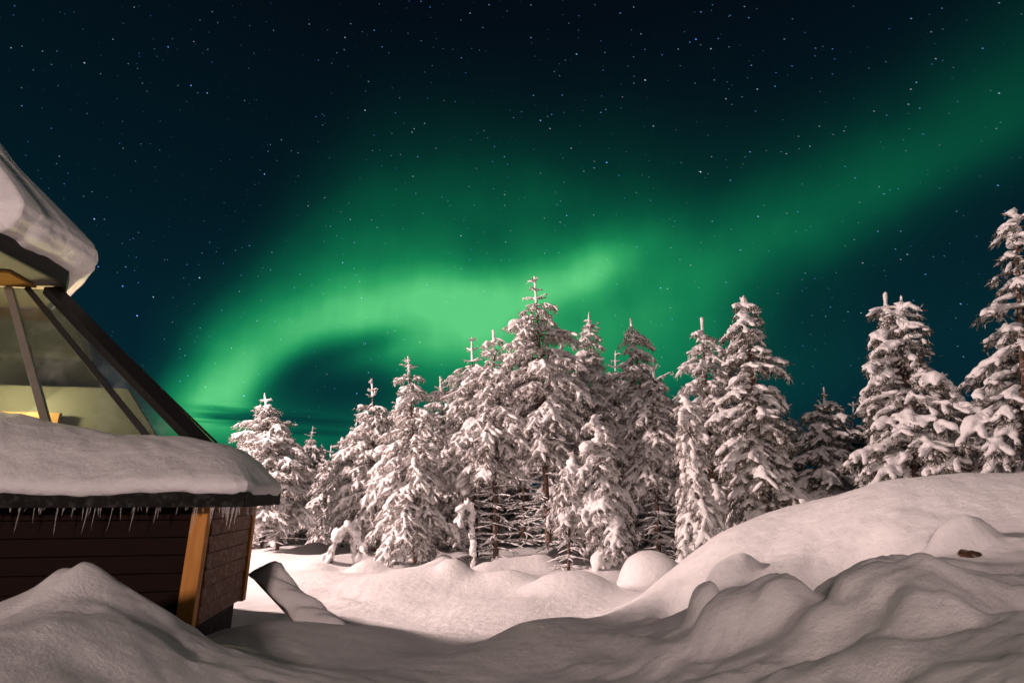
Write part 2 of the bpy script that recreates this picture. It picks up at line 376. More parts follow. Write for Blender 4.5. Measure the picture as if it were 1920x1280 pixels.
# (x, y, height, sx, sy, rotation)
BUMPS = []
def bp(px, py, Y, h, s1, s2=None, rot=0, pw=1.15):
    p = P(px, py, Y); BUMPS.append((p[0], Y, h, s1, s2 or s1, rot, pw))
bp(690, 1062, 12.6, .30, .36, .36, 0, 1.5); bp(790, 1088, 11.5, .22, 1.9, .7, .05, 1.3); bp(850, 1074, 11.7, .20, .28, .3, 0, 1.5); bp(1070, 1097, 10.3, .33, .66, .5, 0, 1.6); bp(560, 1090, 11.3, .16, .8, .5); bp(700, 1105, 10.4, .10, .7, .3); bp(960, 1090, 11.2, .16, .4, .35); bp(1000, 1125, 9.3, .06, .8, .4, .2); bp(490, 1075, 12.2, .2, .5, .4)
bp(520, 1045, 14.5, .28, .6, .4); bp(610, 1050, 14.5, .2, .5, .4); bp(960, 1060, 13.4, .22, .5, .4); bp(1130, 1070, 12.4, .2, .5, .4)
bp(655, 1130, 9.3, .06, .16, .12); bp(635, 1122, 9.6, .07, .14, .12); bp(760, 1128, 9.4, .04, .2, .1); bp(570, 1110, 10.2, .10, .35, .2)
bp(1180, 1210, 4.7, .09, .10, .38, .35); bp(1225, 1240, 4.2, .07, .10, .30, .25); bp(1090, 1205, 5.2, .05, .35, .4); bp(1380, 1020, 6.6, .05, .4, .2); bp(1560, 965, 6.1, .05, .5, .25); bp(1700, 940, 5.6, .06, .35, .3)
bp(118, 1085, 3.53, .045, .10, .12); bp(170, 1080, 3.62, .04, .12, .14); bp(140, 1076, 3.6, -.045, .035, .12)
rg = random.Random(5)
for k in range(70):
    BUMPS.append((rg.uniform(-9, 9), rg.uniform(11.5, 18), rg.uniform(.04, .26), rg.uniform(.2, .6), rg.uniform(.2, .5), rg.uniform(0, 3), 1.15))
def ground(x, y, fine=True):
    x = np.asarray(x, float); y = np.asarray(y, float); sh = x.shape
    xf, yf = x.ravel(), y.ravel(); z = np.zeros(len(xf))
    xc = np.clip(xf, -12, 12); yc = np.clip(yf, -7, 16)
    for i in range(0, len(xf), 20000):
        q = np.stack([xc[i:i+20000], yc[i:i+20000]], 1)
        r2 = ((q[:, None]-CT[None, :, :2])**2).sum(-1)
        z[i:i+20000] = tps(r2)@WT[:n] + WT[n] + q@WT[n+1:]
    out = np.maximum(np.abs(xf)-11, np.maximum(yf-15, -6-yf))
    z *= 1-sstep(0, 2.5, out)
    for bx, by, h, s1, s2, rot, pw in BUMPS:
        dx, dy = xf-bx, yf-by; near = (np.abs(dx) < 5) & (np.abs(dy) < 5)
        if not near.any(): continue
        c, s = math.cos(rot), math.sin(rot); p = (dx[near]*c+dy[near]*s)/s1; q = (dy[near]*c-dx[near]*s)/s2
        z[near] += h*np.exp(-(p*p+q*q)**pw*0.6)
    z += 0.075*fbm(xf, yf, 1.3, 3, 2)
    if fine:
        # crumbly lumps on the shovelled heaps, smooth drifts elsewhere
        rough = np.clip(np.exp(-((xf-2.4)**2+(yf-3.3)**2)/3.2)+0.45*np.exp(-((xf+2.2)**2+(yf-3.3)**2)/1.5), 0, 1)
        z += rough*(0.05*fbm(xf, yf, .42, 8, 3, 0.55)+0.17*(np.abs(fbm(xf, yf, .62, 31, 3, 0.5))-.17)) + (0.010+0.022*rough)*fbm(xf, yf, .17, 20, 3, 0.65)
    return z.reshape(sh)
def spaced(lo, hi, step, far):
    a = [x for x in np.arange(lo, hi, step)]
    s, x = step, hi
    up = []
    while x < far: up.append(x); s = min(s*1.09, 25); x += s
    s, x = step, lo; dn = []
    while x > -far: s = min(s*1.09, 25); x -= s; dn.append(x)
    return np.array(dn[::-1]+a+up)
def hit(px, py):
    r = ray(px, py); ys = np.arange(1.6, 16, .02); k = ys/r[1]
    below = np.nonzero(CAM_Z+r[2]*k < ground(r[0]*k, ys))[0]
    return np.array([r[0]*k[below[0]], ys[below[0]], CAM_Z+r[2]*k[below[0]]])
# lumps and hollows of the shovelled bank
HB = [(hit(px, py), rest) for px, py, *rest in (
    (1412, 1185, .27, .36, .24, -.15, 2.4), (1322, 1150, .20, .12, .13, 0, 2.2), (1365, 1092, .20, .25, .2, .1, 2.0),
    (1275, 1124, -.36, .17, .24, 0, 1.4), (1455, 1110, -.45, .14, .36, .1, 1.5), (1535, 1078, -.55, .42, .27, .12, 1.6),
    (1690, 1125, .16, .48, .34, .1, 1.9), (1806, 1022, .20, .20, .10, -.25, 1.8), (1876, 1110, -.16, .22, .2, 0, 1.2), (1560, 1215, -.14, .30, .16, .2, 1.2), (1640, 1240, .06, .2, .15, 0, 1.5),
    (1400, 1022, .05, .5, .2, 0, 1.2), (1560, 975, .06, .5, .25, 0, 1.2), (1480, 1250, .06, .3, .2, 0, 1.5), (1740, 1075, -.12, .35, .10, -.15, 1.2))]
for p, (h, s1, s2, rot, pw) in HB: BUMPS.append((p[0], p[1], h, s1, s2, rot, pw))
gx = spaced(-3.6, 5.6, .032, 400); gy = spaced(1.6, 8.2, .032, 400)
GX, GY = np.meshgrid(gx, gy); GZ = ground(GX, GY)
nx, ny = len(gx), len(gy)
idx = np.arange(nx*ny).reshape(ny, nx)
F = np.stack([idx[:-1, :-1], idx[:-1, 1:], idx[1:, 1:], idx[1:, :-1]], -1).reshape(-1, 4)
tag(mesh_obj('snow_ground', np.stack([GX, GY, GZ], -1).reshape(-1, 3), F, M['snow']), kind='structure')
def gz(x, y): return float(ground(np.array([x]), np.array([y]), False)[0])

# ------------------------------------------------------------------ trees
def ico(sub):
    bm = bmesh.new(); bmesh.ops.create_icosphere(bm, subdivisions=sub, radius=1.0)
    V = np.array([v.co[:] for v in bm.verts]); Fc = np.array([[v.index for v in f.verts] for f in bm.faces]); bm.free()
    return V, Fc
ICO2 = ico(2)
def blobs(C, Dv, L, Rr, Hh, rng, jit=0.13):
    """merge many lumpy snow clumps: centre, axis, half length, half width, half height"""
    V0, F0 = ICO2; nb = len(C)
    if nb == 0: return np.zeros((0, 3)), np.zeros((0, 3), int)
    d = Dv/np.maximum(np.linalg.norm(Dv, axis=1, keepdims=True), 1e-6)
    up = np.tile([0., 0., 1.], (nb, 1)); side = np.cross(up, d); ln = np.linalg.norm(side, axis=1, keepdims=True)
    side = np.where(ln > 1e-3, side/np.maximum(ln, 1e-3), [1., 0., 0.]); u2 = np.cross(d, side)
    vv = V0[None]*(1+jit*rng.standard_normal((nb, len(V0), 1)))
    W = C[:, None]+vv[:, :, :1]*(L[:, None]*d)[:, None]+vv[:, :, 1:2]*(Rr[:, None]*side)[:, None]+vv[:, :, 2:]*(Hh[:, None]*u2)[:, None]
    Fs = F0[None]+(np.arange(nb)*len(V0))[:, None, None]
    return W.reshape(-1, 3), Fs.reshape(-1, 3)
def tubes(A, B, ra, rb, sides=5):
    nb = len(A)
    if nb == 0: return np.zeros((0, 3)), np.zeros((0, 4), int)
    d = B-A; d = d/np.maximum(np.linalg.norm(d, axis=1, keepdims=True), 1e-6)
    ref = np.where(np.abs(d[:, 2:]) > .9, [[1., 0, 0]], [[0, 0, 1.]]); s = np.cross(ref, d); s /= np.linalg.norm(s, axis=1, keepdims=True); t = np.cross(d, s)
    an = np.arange(sides)*2*math.pi/sides
    ring = np.cos(an)[None, :, None]*s[:, None]+np.sin(an)[None, :, None]*t[:, None]
    V = np.concatenate([A[:, None]+ring*ra[:, None, None], B[:, None]+ring*rb[:, None, None]], 1)
    i = np.arange(sides); j = (i+1) % sides
    f = np.stack([i, j, j+sides, i+sides], 1)
    return V.reshape(-1, 3), (f[None]+(np.arange(nb)*2*sides)[:, None, None]).reshape(-1, 4)
def bristles(C, Dv, ln, wd, rng, per):
    """short flat needle sprays around twig points"""
    nb = len(C)*per
    C = np.repeat(C, per, 0); Dv = np.repeat(Dv, per, 0); ln = np.repeat(ln, per)
    d = Dv/np.maximum(np.linalg.norm(Dv, axis=1, keepdims=True), 1e-6)*0.8+rng.standard_normal((nb, 3))*[.6, .6, .5]+[0, 0, -.35]
    d /= np.linalg.norm(d, axis=1, keepdims=True)
    s = np.cross(d, rng.standard_normal((nb, 3))); s /= np.maximum(np.linalg.norm(s, axis=1, keepdims=True), 1e-6)
    C = C+rng.standard_normal((nb, 3))*ln[:, None]*.3
    V = np.stack([C-s*wd, C+s*wd, C+d*ln[:, None]], 1).reshape(-1, 3)
    return V, np.arange(nb*3).reshape(-1, 3)

def melt(V, Fc, voxel):
    """fuse the clumps into one soft skin of snow"""
    o = mesh_obj('snow', V, Fc, M['tree_snow'])
    r = o.modifiers.new('fuse', 'REMESH'); r.mode = 'VOXEL'; r.voxel_size = voxel
    q = o.modifiers.new('soften', 'SMOOTH'); q.factor = .5; q.iterations = 1
    dg = bpy.context.evaluated_depsgraph_get()
    me = o.evaluated_get(dg).to_mesh(); me.calc_loop_triangles()
    V2 = np.zeros(len(me.vertices)*3); me.vertices.foreach_get('co', V2)
    F2 = np.zeros(len(me.loop_triangles)*3, dtype=np.int32); me.loop_triangles.foreach_get('vertices', F2)
    old = o.data; bpy.data.objects.remove(o); bpy.data.meshes.remove(old)
    return V2.reshape(-1, 3), F2.reshape(-1, 3)
def crown(root, Vn, Fn, snows, needles='needles'):
    """needles and the snow that clings to them, one mesh with two materials"""
    Vs, Fs, off = [Vn], [Fn], len(Vn)
    for v, f in snows: Vs.append(v); Fs.append(f+off); off += len(v)
    o = mesh_obj('crown', np.concatenate(Vs), np.concatenate(Fs), M[needles], root)
    o.data.materials.append(M['tree_snow'])
    k = np.ones(len(o.data.polygons), dtype=np.int32); k[:len(Fn)] = 0; o.data.polygons.foreach_set('material_index', k)
    return o
def make_tree(name, loc, H, Rad, lean, seed, label, group, bare=0.12, heavy=1.0, droop=0.55, taper=0.85, sparse=1.0, snowy=1.0, sat=.55, tip='cross'):
    """a snow-laden conifer: trunk with limbs, needles, clinging snow"""
    rng = np.random.RandomState(seed); rr = random.Random(seed)
    root = empty(name, loc, label, 'tree', group)
    lean = np.array([lean[0], lean[1], 0.0])
    kx = rng.uniform(-.05, .05, 2)
    def axis(z):
        t = np.asarray(z/H)[..., None]
        return lean*t**1.25+np.concatenate([np.sin(t*5+seed)*kx[0], np.sin(t*4+2*seed)*kx[1], 0*t], -1)*t*(1-t)*2
    def tr(z): return 0.012+0.011*H*(1-z/H)**0.9
    SA, SB, SRA, SRB = [], [], [], []         # wood segments
    bc, bd, bl, bw, bh = [], [], [], [], []   # snow
    nc, nd, nl = [], [], []                   # needle points
    zs = np.linspace(-0.3, H, 26); ax = axis(zs)+np.stack([0*zs, 0*zs, zs], -1)
    for i in range(25):
        SA.append(ax[i]); SB.append(ax[i+1]); SRA.append(tr(max(zs[i], 0))); SRB.append(tr(zs[i+1]))
    def snow(c, d, L, w_, h_):
        bc.append(c); bd.append(d); bl.append(L); bw.append(w_); bh.append(h_)
    # leader with its cross of short stubs
    ztop0 = H*0.90
    for zz in np.arange(ztop0, H+.01, 0.07):
        if tip == 'finger': snow(axis(np.array(zz))+[0, 0, zz], np.array([.05, 0, 1.])+rng.standard_normal(3)*.15, .07, rng.uniform(.03, .055), .04)
        p = axis(np.array(zz))+[0, 0, zz]; snow(p, np.array([0.05, 0, 1.]), .07, .028+.02*(H-zz), .028+.02*(H-zz))
    fat = heavy >= 1.1
    sc_ = (.6 if H < 3.2 else 1.0)*(.8 if fat else 1.0)
    lev = [(H-rng.uniform(.08, .18), rng.uniform(.10, .2), rng.randint(2, 5)), (H-rng.uniform(.33, .48), rng.uniform(.18, .32), rng.randint(3, 6)), (H-rng.uniform(.6, .78), rng.uniform(.28, .48), rng.randint(3, 6))]
    if tip == 'finger': lev = [(H-rng.uniform(.42, .55), .2, 2)]
    if tip == 'lump':
        lev = [(H-.1, .14, 2)]
        for q in range(5): snow(axis(np.array(H-.10-.12*q))+rng.standard_normal(3)*.04+[0, 0, H-.10-.12*q], rng.standard_normal(3)*[1, 1, .3], .10+.02*q, .07+.012*q, .07)
    if tip == 'arrow': lev = [(H-.22, .16, 4), (H-.5, .30, 5)]
    for zz, ln, k in lev:
        ln *= sc_
        for q in range(k):
            a = rng.uniform(0, 6.28); d = np.array([math.cos(a), math.sin(a), rng.uniform(.1, .65)]); p0 = axis(np.array(zz))+[0, 0, zz]
            L_ = ln*rng.uniform(.55, 1.1); e = p0+d*L_
            SA.append(p0); SB.append(e); SRA.append(.012); SRB.append(.007)
            for s_ in np.arange(.25, 1.05, .22): snow(p0+d*L_*s_+[0, 0, .012], d, .065*heavy**.5, .026*heavy**.5, .026)
            nc.append(e); nd.append(d); nl.append(.06); nc.append(p0+d*L_*.5); nd.append(d); nl.append(.06)
    # living whorls
    z = (H-.3 if tip == 'lump' else H-.42 if tip == 'finger' else H-.5 if fat or tip == 'arrow' else H-rng.uniform(.65, .85)) if H > 3.2 else H-.45
    zb = bare*H
    while z > zb:
        t = (H-z)/(H-zb)                      # 0 top .. 1 bottom
        prof = min(1, t/sat)**taper*(1-0.30*max(0, t-.72)/.28)
        nbr = max(3, int(round((4.6+3.4*t)*sparse)))
        a0 = rng.uniform(0, 6.28)
        for q in range(nbr):
            a = a0+q*6.283/nbr+rng.uniform(-.35, .35)
            L_ = max(.24, 1.15*Rad*prof*rng.uniform(.36, 1.22))
            zz = z+rng.uniform(-.13, .13)
            p0 = axis(np.array(zz))+[0, 0, zz]
            h = np.array([math.cos(a), math.sin(a), 0]); dr = droop*rng.uniform(.6, 1.4)*(0.55+.75*t)
            rise = rng.uniform(.05, .30)*(1-t)
            pt = lambda s_: p0+h*L_*s_*(1-.12*dr*s_)+np.array([0, 0, L_*(rise*s_-dr*s_*s_*.85)])
            ks = np.linspace(0, 1, 7); pts = [pt(s_) for s_ in ks]
            for i in range(6):
                SA.append(pts[i]); SB.append(pts[i+1]); SRA.append(.008+.012*L_*(1-ks[i])); SRB.append(.008+.012*L_*(1-ks[i+1]))
            side = np.array([-h[1], h[0], 0])
            nt_ = max(2, int(L_/.10*sparse))
            load = rng.uniform(.85, 1.0) if rng.rand() < .92*snowy else 0.45
            for j in range(nt_):
                s_ = .22+.78*(j+rng.uniform(.1, .9))/nt_
                pb = pt(s_); tang = pt(min(1, s_+.05))-pt(s_-.05); tang /= np.linalg.norm(tang)
                sg = 1 if j % 2 else -1
                tl = (.12+.30*min(L_, 1.6)*(1-.62*s_))*rng.uniform(.6, 1.15)
                d = tang*rng.uniform(.5, .9)+side*sg*rng.uniform(.5, 1.0)+np.array([0, 0, -rng.uniform(.15, .75)*(.6+.6*droop)]); d /= np.linalg.norm(d)
                e = pb+d*tl
                SA.append(pb); SB.append(e); SRA.append(.006); SRB.append(.004)
                for f_ in (.35, .75, 1.0):
                    nc.append(pb+d*tl*f_+[0, 0, -.02]); nd.append(d); nl.append(.115)
                if rng.rand() < load:
                    w_ = (.026+.026*rng.rand()+.009*L_)*heavy
                    m_ = max(1, int(tl/.16))
                    for i in range(m_):
                        f_ = (i+.75)/m_
                        sz = rng.uniform(.8, 1.2)
                        snow(pb+d*tl*f_+np.array([0, 0, .018*heavy]), d+rng.standard_normal(3)*.12, (.5*tl/m_+.03)*sz, w_*sz, w_*.78*sz)
            # snow along the branch itself
            for s_ in np.arange(.3, 1.01, max(.09, .13/L_)):
                if rng.rand() < .85*load:
                    w_ = (.034+.022*rng.rand()+.014*L_)*heavy
                    snow(pt(s_)+[0, 0, .03*heavy], pt(s_)-pt(s_-.06), .085*heavy**.5+.02, w_, w_*.75)
            if rng.rand() < .16*heavy*snowy and L_ > .5:          # a big pillow
                s_ = rng.uniform(.55, .95); k_ = rng.uniform(.8, 1.25)*heavy**.5
                snow(pt(s_)+[0, 0, .05], pt(s_)-pt(s_-.1), .17*k_, .13*k_, .09*k_)
        z -= rng.uniform(.17, .26)*(1.0 if H > 3.2 else .75)*(1.25-.25*min(1, t*4))
    # bare lower whorls: thin dead limbs with a line of snow
    z = zb+.25
    while z > .18*min(1, H/5):
        for q in range(rng.randint(4, 7)):
            a = rng.uniform(0, 6.28); L_ = Rad*rng.uniform(.35, .85); p = axis(np.array(z))+[0, 0, z]; dz = rng.uniform(-.25, .15)
            for i in range(5):
                a += rng.uniform(-.25, .25); dz += rng.uniform(-.14, .10)
                d = np.array([math.cos(a), math.sin(a), dz]); e = p+d*L_/5
                SA.append(p); SB.append(e); SRA.append(.013-.0018*i); SRB.append(.011-.0018*i)
                snow((p+e)/2+[0, 0, .016], d, L_/9, .019, .017)
                if i > 0 and rng.rand() < .75:
                    a2 = a+rng.choice([-1, 1])*rng.uniform(.5, 1.1); d2 = np.array([math.cos(a2), math.sin(a2), dz-.1])*rng.uniform(.12, .34)
                    SA.append(p); SB.append(p+d2); SRA.append(.006); SRB.append(.003)
                    snow(p+d2*.5+[0, 0, .012], d2, np.linalg.norm(d2)*.5, .014, .013)
                p = e
        z -= rng.uniform(.14, .26)
    V, Fq = tubes(np.array(SA), np.array(SB), np.array(SRA), np.array(SRB))
    mesh_obj('trunk', V, Fq, M['bark'], root)
    Vn, Fn = bristles(np.array(nc), np.array(nd), np.array(nl), .013, rng, 7)
    bc, bd, bl, bw, bh = map(np.array, (bc, bd, bl, bw, bh)); thin = bw < .022
    Vs, Fs = blobs(bc[~thin], bd[~thin], bl[~thin], bw[~thin], bh[~thin], rng)
    Vs, Fs = melt(Vs, Fs, .024)
    Vt, Ft = blobs(bc[thin], bd[thin], bl[thin], bw[thin], bh[thin], rng)
    crown(root, Vn, Fn, [(Vs, Fs), (Vt, Ft)], 'frosted_needles' if group == G1 else 'needles')
    return root

G1, G2, G3 = 'snow laden trees along the clearing', 'snowy trees behind the snow bank', 'dim trees deeper in the wood'
#  name, base px, Y, top px, top py, radius m, group, label, options
TREES = [
 ('snowy_spruce', 520, 15.6, 496, 738, 1.0, G1, 'bushy brightly lit snowy tree standing right beside the cabin eave', dict(tip='arrow', bare=.2, droop=.35, taper=.7, heavy=.85, sparse=1.25, snowy=1.1)),
 ('snowy_spruce', 700, 16.8, 697, 710, 1.05, G1, 'slim snowy tree with a thin cross-shaped tip left of the pointed conical tree', dict(taper=.95, heavy=.9)),
 ('snowy_spruce', 778, 13.9, 765, 667, 1.22, G1, 'conical snowy tree with wide skirts over the small round drift in the clearing', dict(tip='cross', bare=.13, taper=.75, sat=1.0, heavy=.92)),
 ('snowy_spruce', 838, 18.0, 825, 708, .95, G1, 'narrow dim snowy treetop peeping between the conical tree and the twin leaders', dict(tip='cross', heavy=.9, taper=.8)),
 ('snowy_spruce', 892, 14.6, 884, 633, .95, G1, 'left one of the two close thin-tipped trees with cross-shaped leaders', dict(bare=.35, droop=.5, taper=1.0, sat=.5, heavy=.9)),
 ('snowy_spruce', 930, 14.0, 925, 618, .95, G1, 'right one of the two close thin-tipped trees, straight bare lower trunk', dict(tip='finger', bare=.38, droop=.5, taper=1.0, sat=.5, heavy=.92)),
 ('snowy_spruce', 1030, 13.6, 1002, 519, 1.1, G1, 'tallest snowy tree in the middle, bare-stemmed tip against the green aurora', dict(bare=.35, droop=.5, taper=1.0, sat=.5, heavy=.92)),
 ('snowy_spruce', 1118, 15.4, 1104, 588, 1.0, G1, 'snowy tree with a neat arrow-shaped tip just right of the tallest tree', dict(tip='arrow', bare=.2, taper=1.0, sat=.55)),
 ('snowy_sapling', 1066, 12.6, 1074, 845, .5, G1, 'small white-stemmed sapling in front of the tallest tree', dict(tip='lump', bare=.40, taper=.7, heavy=.9, droop=.8)),
 ('snowy_spruce', 1142, 12.4, 1118, 775, .62, G1, 'short narrow snowy tree left of the boulder-like snow mound', dict(tip='lump', bare=.12, taper=.6, heavy=1.15, droop=.85)),
 ('snowy_spruce', 1240, 14.8, 1182, 597, 1.15, G1, 'broad leaning snowy tree behind the boulder-like snow mound', dict(tip='finger', bare=.28, taper=.7, heavy=1.05, droop=.6, sat=.8)),
 ('snowy_spruce', 1236, 13.8, 1225, 670, .55, G1, 'thin dim snowy tree tucked in front of the broad leaning tree', dict(bare=.35, taper=.7, heavy=1.0)),
 ('snowy_spruce', 1345, 12.6, 1316, 596, .85, G1, 'snowy tree with a single bare finger-like tip behind the drooping white column', dict(tip='finger', bare=.15, taper=.65, heavy=1.12, droop=.6, sparse=.85)),
 ('snowy_spruce', 1325, 10.6, 1284, 733, .58, G1, 'drooping white column of a tree at the left foot of the snow bank', dict(tip='lump', bare=.02, taper=.6, sat=.9, heavy=1.08, droop=1.1)),
 ('snowy_spruce', 1455, 11.0, 1394, 556, .78, G2, 'tall thickly plastered tree rising over the left slope of the snow bank', dict(tip='lump', bare=.03, taper=.6, heavy=1.2, droop=.6, sparse=.9)),
 ('snowy_spruce', 1385, 13.5, 1371, 610, .8, G2, 'thin dim treetop close behind the thickly plastered tree', dict(tip='finger', heavy=1.0)),
 ('snowy_spruce', 1560, 13.2, 1545, 728, 1.2, G2, 'shadowy low tree right of the thickly plastered tree', dict(tip='arrow', bare=.05, taper=.75, heavy=1.1)),
 ('snowy_spruce', 1612, 15.5, 1600, 755, 1.2, G2, 'dark low tree left of the twin-tipped tree over the bank', dict(tip='cross', bare=.05, taper=.8, heavy=1.0)),
 ('snowy_spruce', 1735, 9.4, 1690, 560, .88, G2, 'rounded heavily loaded tree with twin tips above the snow bank', dict(tip='lump', bare=.02, taper=.62, heavy=1.22, droop=.55, sparse=.9)),
 ('snowy_spruce', 1690, 9.9, 1660, 550, .42, G2, 'slim leader with upright stubs at the left of the rounded heavily loaded tree', dict(tip='finger', bare=.05, taper=.55, heavy=1.08)),
 ('snowy_spruce', 1960, 8.2, 1903, 392, 1.08, G2, 'tall drooping tree cut off by the right edge of the picture', dict(tip='lump', bare=.02, taper=.9, sat=.8, heavy=1.2, droop=.6, sparse=.55)),
 ('snowy_spruce', 1905, 10.4, 1885, 610, .95, G2, 'shaded tree between the rounded tree and the right edge of the picture', dict(tip='lump', bare=.02, taper=.6, heavy=1.125)),
 ('snowy_sapling', 1830, 9.0, 1815, 770, .9, G2, 'low bushy snowy tree behind the top of the snow bank', dict(bare=.02, taper=.6, heavy=1.12)),
]
for i, (nm, pb, Y, pt_, py_, rad, grp, lab, kw) in enumerate(TREES):
    zg = gz(X_at(pb, Y, 0), Y) - .05
    top = P(pt_, py_, Y); bx = X_at(pb, Y, zg)
    kw = dict(kw); H = top[2]-zg
    make_tree(nm, (bx, Y, zg), H, rad, (top[0]-bx, 0), 100+i*7, lab, grp, **kw)
# the deeper wood: copies
def kids(o): return [c for c in bpy.data.objects if c.parent == o]
srcs = [o for o in list(COL.objects) if o.parent is None and o.name.startswith('snowy_spruce')]
BACK = [(440, 19, 812, 2), (600, 19, 835, 1), (640, 17.6, 775, 4), (668, 20, 790, 2), (560, 21, 800, 6), (745, 19.5, 735, 6), (860, 20, 720, 2), (980, 18.5, 640, 4), (1060, 18, 640, 7), (1160, 18.5, 660, 6), (1270, 18, 690, 2), (1430, 17, 690, 4), (1500, 18, 740, 1), (1650, 18, 770, 2), (1575, 20, 790, 7), (1760, 16, 700, 2), (1850, 17, 700, 6), (330, 20, 880, 1)]
BACK += [(px_, 19+((i_*37) % 50)/10, 800+((i_*53) % 70), (15, 16, 17, 13)[i_ % 4]) for i_, px_ in enumerate(range(470, 1420, 52))]
heights = {o.name: max(v.co.z for v in [c for c in kids(o) if c.name.startswith('trunk')][0].data.vertices) for o in srcs}
for (px, Y, py, si) in BACK:
    s = srcs[si]; top = P(px, py, Y); zg = -.05
    c = s.copy(); COL.objects.link(c)
    c['label'] = 'dim snowy tree standing back in the dark wood behind the lit front row'; c['group'] = G3
    k = (top[2]-zg)/heights[s.name]
    c.location = (X_at(px, Y, zg), Y, zg); c.scale = (max(k, .6), max(k, .6), k); c.rotation_euler = (0, 0, rg.uniform(0, 6.28))
    for ch in kids(s):
        d = ch.copy(); COL.objects.link(d); d.parent = c

# ------------------------------------------------------------------ lumps of snow and other small things in the yard
def lumpy(name, loc, size, seed, m, sub=5, amp=.07, parent=None, flat=.5, rot=0):
    V, Fc = ico(sub); rng = np.random.RandomState(seed)
    nn = 0
    for k in range(6):
        d = rng.standard_normal(3)*rng.uniform(1, 2.6); nn = nn+np.sin(V@d*1.4+rng.uniform(0, 6))/(1+k*.4)
    V = V*(1+amp*nn[:, None]); V[:, 2] = np.where(V[:, 2] < 0, V[:, 2]*flat, V[:, 2])
    V = V*np.array(size); c, s = math.cos(rot), math.sin(rot); V = V@np.array([[c, s, 0], [-s, c, 0], [0, 0, 1]])
    o = mesh_obj(name, V, Fc, m, parent); o.location = loc
    return o
p = P(1222, 1060, 10.2)
tag(lumpy('snow_covered_boulder', (p[0], 10.2, gz(p[0], 10.2)+.16), (.62, .5, .47), 4, M['snow'], 5, .045, rot=-.2), 'rounded boulder-like mound of snow at the foot of the big snow bank', 'snow mound')
# leaning snow-covered board beside the cabin
bt, bb = Vector(P(492, 1072, 6.9)), Vector(P(600, 1185, 6.5))
bd_ = empty('leaning_board', bb, 'snow covered board leaning out of the drift beside the cabin end wall', 'board')
dvec = bt-bb
mb = MB(); mb.bar(dvec*-.25, dvec, .27, .06, (.33, -.35, .87)); mb.build('plank', M['grey_board'], bd_, bevel=.01)
rng = np.random.RandomState(3); sC = []; sD = []
sn = Vector((.33, -.35, .87)).normalized()
xs = dvec.normalized().cross(sn).normalized()
NU, NV = 14, 40
V = []
for j in range(NV):
    for i in range(NU):
        a = i/(NU-1)*2-1; t = j/(NV-1)
        hgt = (.02+.15*(1-abs(a)**2.2))*(1-max(0, t-.90)/.10*.8)*(1+.30*math.sin(t*6+1)+.18*math.sin(t*15+a*3)+.12*math.sin(t*31+a*7))
        V.append(tuple(dvec*(t*1.24-.24)+xs*a*.165*(1+.10*math.sin(t*8)+.06*math.sin(t*21))+sn*(.02+hgt)))
idx = np.arange(NU*NV).reshape(NV, NU); Fq = np.stack([idx[:-1, :-1], idx[:-1, 1:], idx[1:, 1:], idx[1:, :-1]], -1).reshape(-1, 4)
o = mesh_obj('snow_layer', np.array(V), Fq, M['snow'], bd_); so = o.modifiers.new('thick', 'SOLIDIFY'); so.thickness = .03; so.offset = 0
# bent sapling weighed to the ground
def bent(name, base, arc, label, seed, w0):
    root = empty(name, base, label, 'sapling', 'saplings bent under snow'); rng = np.random.RandomState(seed)
    arc = [np.array(a) for a in arc]; SA, SB = np.array(arc[:-1]), np.array(arc[1:])
    V, Fq = tubes(SA, SB, np.full(len(SA), .022), np.full(len(SA), .016)); mesh_obj('stem', V, Fq, M['bark'], root)
    bc, bd, bl, bw = [], [], [], []; nc, nd = [], []
    for a, b in zip(arc[:-1], arc[1:]):
        for k in range(6):
            q = a+(b-a)*rng.rand()+rng.standard_normal(3)*w0*.35; bc.append(q); bd.append(b-a+rng.standard_normal(3)*.12); bl.append(rng.uniform(.1, .17)); bw.append(w0*rng.uniform(.35, .85))
            nc.append(q+[0, 0, -w0*.7]); nd.append(b-a)
    Vn, Fn = bristles(np.array(nc), np.array(nd), np.full(len(nc), .12), .012, rng, 12)
    crown(root, Vn, Fn, [melt(*blobs(np.array(bc), np.array(bd), np.array(bl), np.array(bw), np.array(bw), rng, .16), .026)])
b0 = P(668, 1040, 14.2); z0 = gz(b0[0], 14.2)
bent('bent_sapling', (b0[0], 14.2, z0), [(0, 0, 0), (-.02, 0, .5), (-.1, -.05, .85), (-.25, -.15, .95), (-.42, -.25, .72), (-.55, -.3, .4), (-.62, -.33, .12)], 'sapling bent to the ground under snow near the conical tree', 8, .13)
b0 = P(878, 985, 13.2); z0 = gz(b0[0], 13.2)
bent('bent_sapling', (b0[0], 13.2, z0), [(.1, .1, 0), (.1, .1, .7), (.08, 0, 1.25), (-.02, -.05, 1.45), (-.14, -.1, 1.3), (-.2, -.12, 1.0)], 'thin stem with a drooping snow tip beside the twin-leader trees', 9, .10)
# small brown lump showing under the bank's snow lump
p = hit(1838, 1043)
ck = lumpy('brown_lump', (p[0], p[1]+.03, p[2]-.005), (.12, .07, .035), 6, M['lump_brown'], 5, .13, None, .9, .25)
tag(ck, 'small brown lump poking out under a snow lump on the bank', 'clod')
ck.rotation_euler = (.5, .3, -.2)

# ------------------------------------------------------------------ the glass-roofed cabin
W1 = Vector((-2.70, 5.0, 0)); YAW = R_(9.8)
cv, cu = Vector((math.cos(YAW), math.sin(YAW), 0)), Vector((-math.sin(YAW), math.cos(YAW), 0))
cabin = bpy.data.objects.new('glass_roofed_cabin', None); COL.objects.link(cabin); cabin.location = W1; cabin.rotation_euler = (0, 0, YAW)
tag(cabin, 'dark brown wooden cabin with a lit glass roof and thick snow, at the left edge', 'cabin')
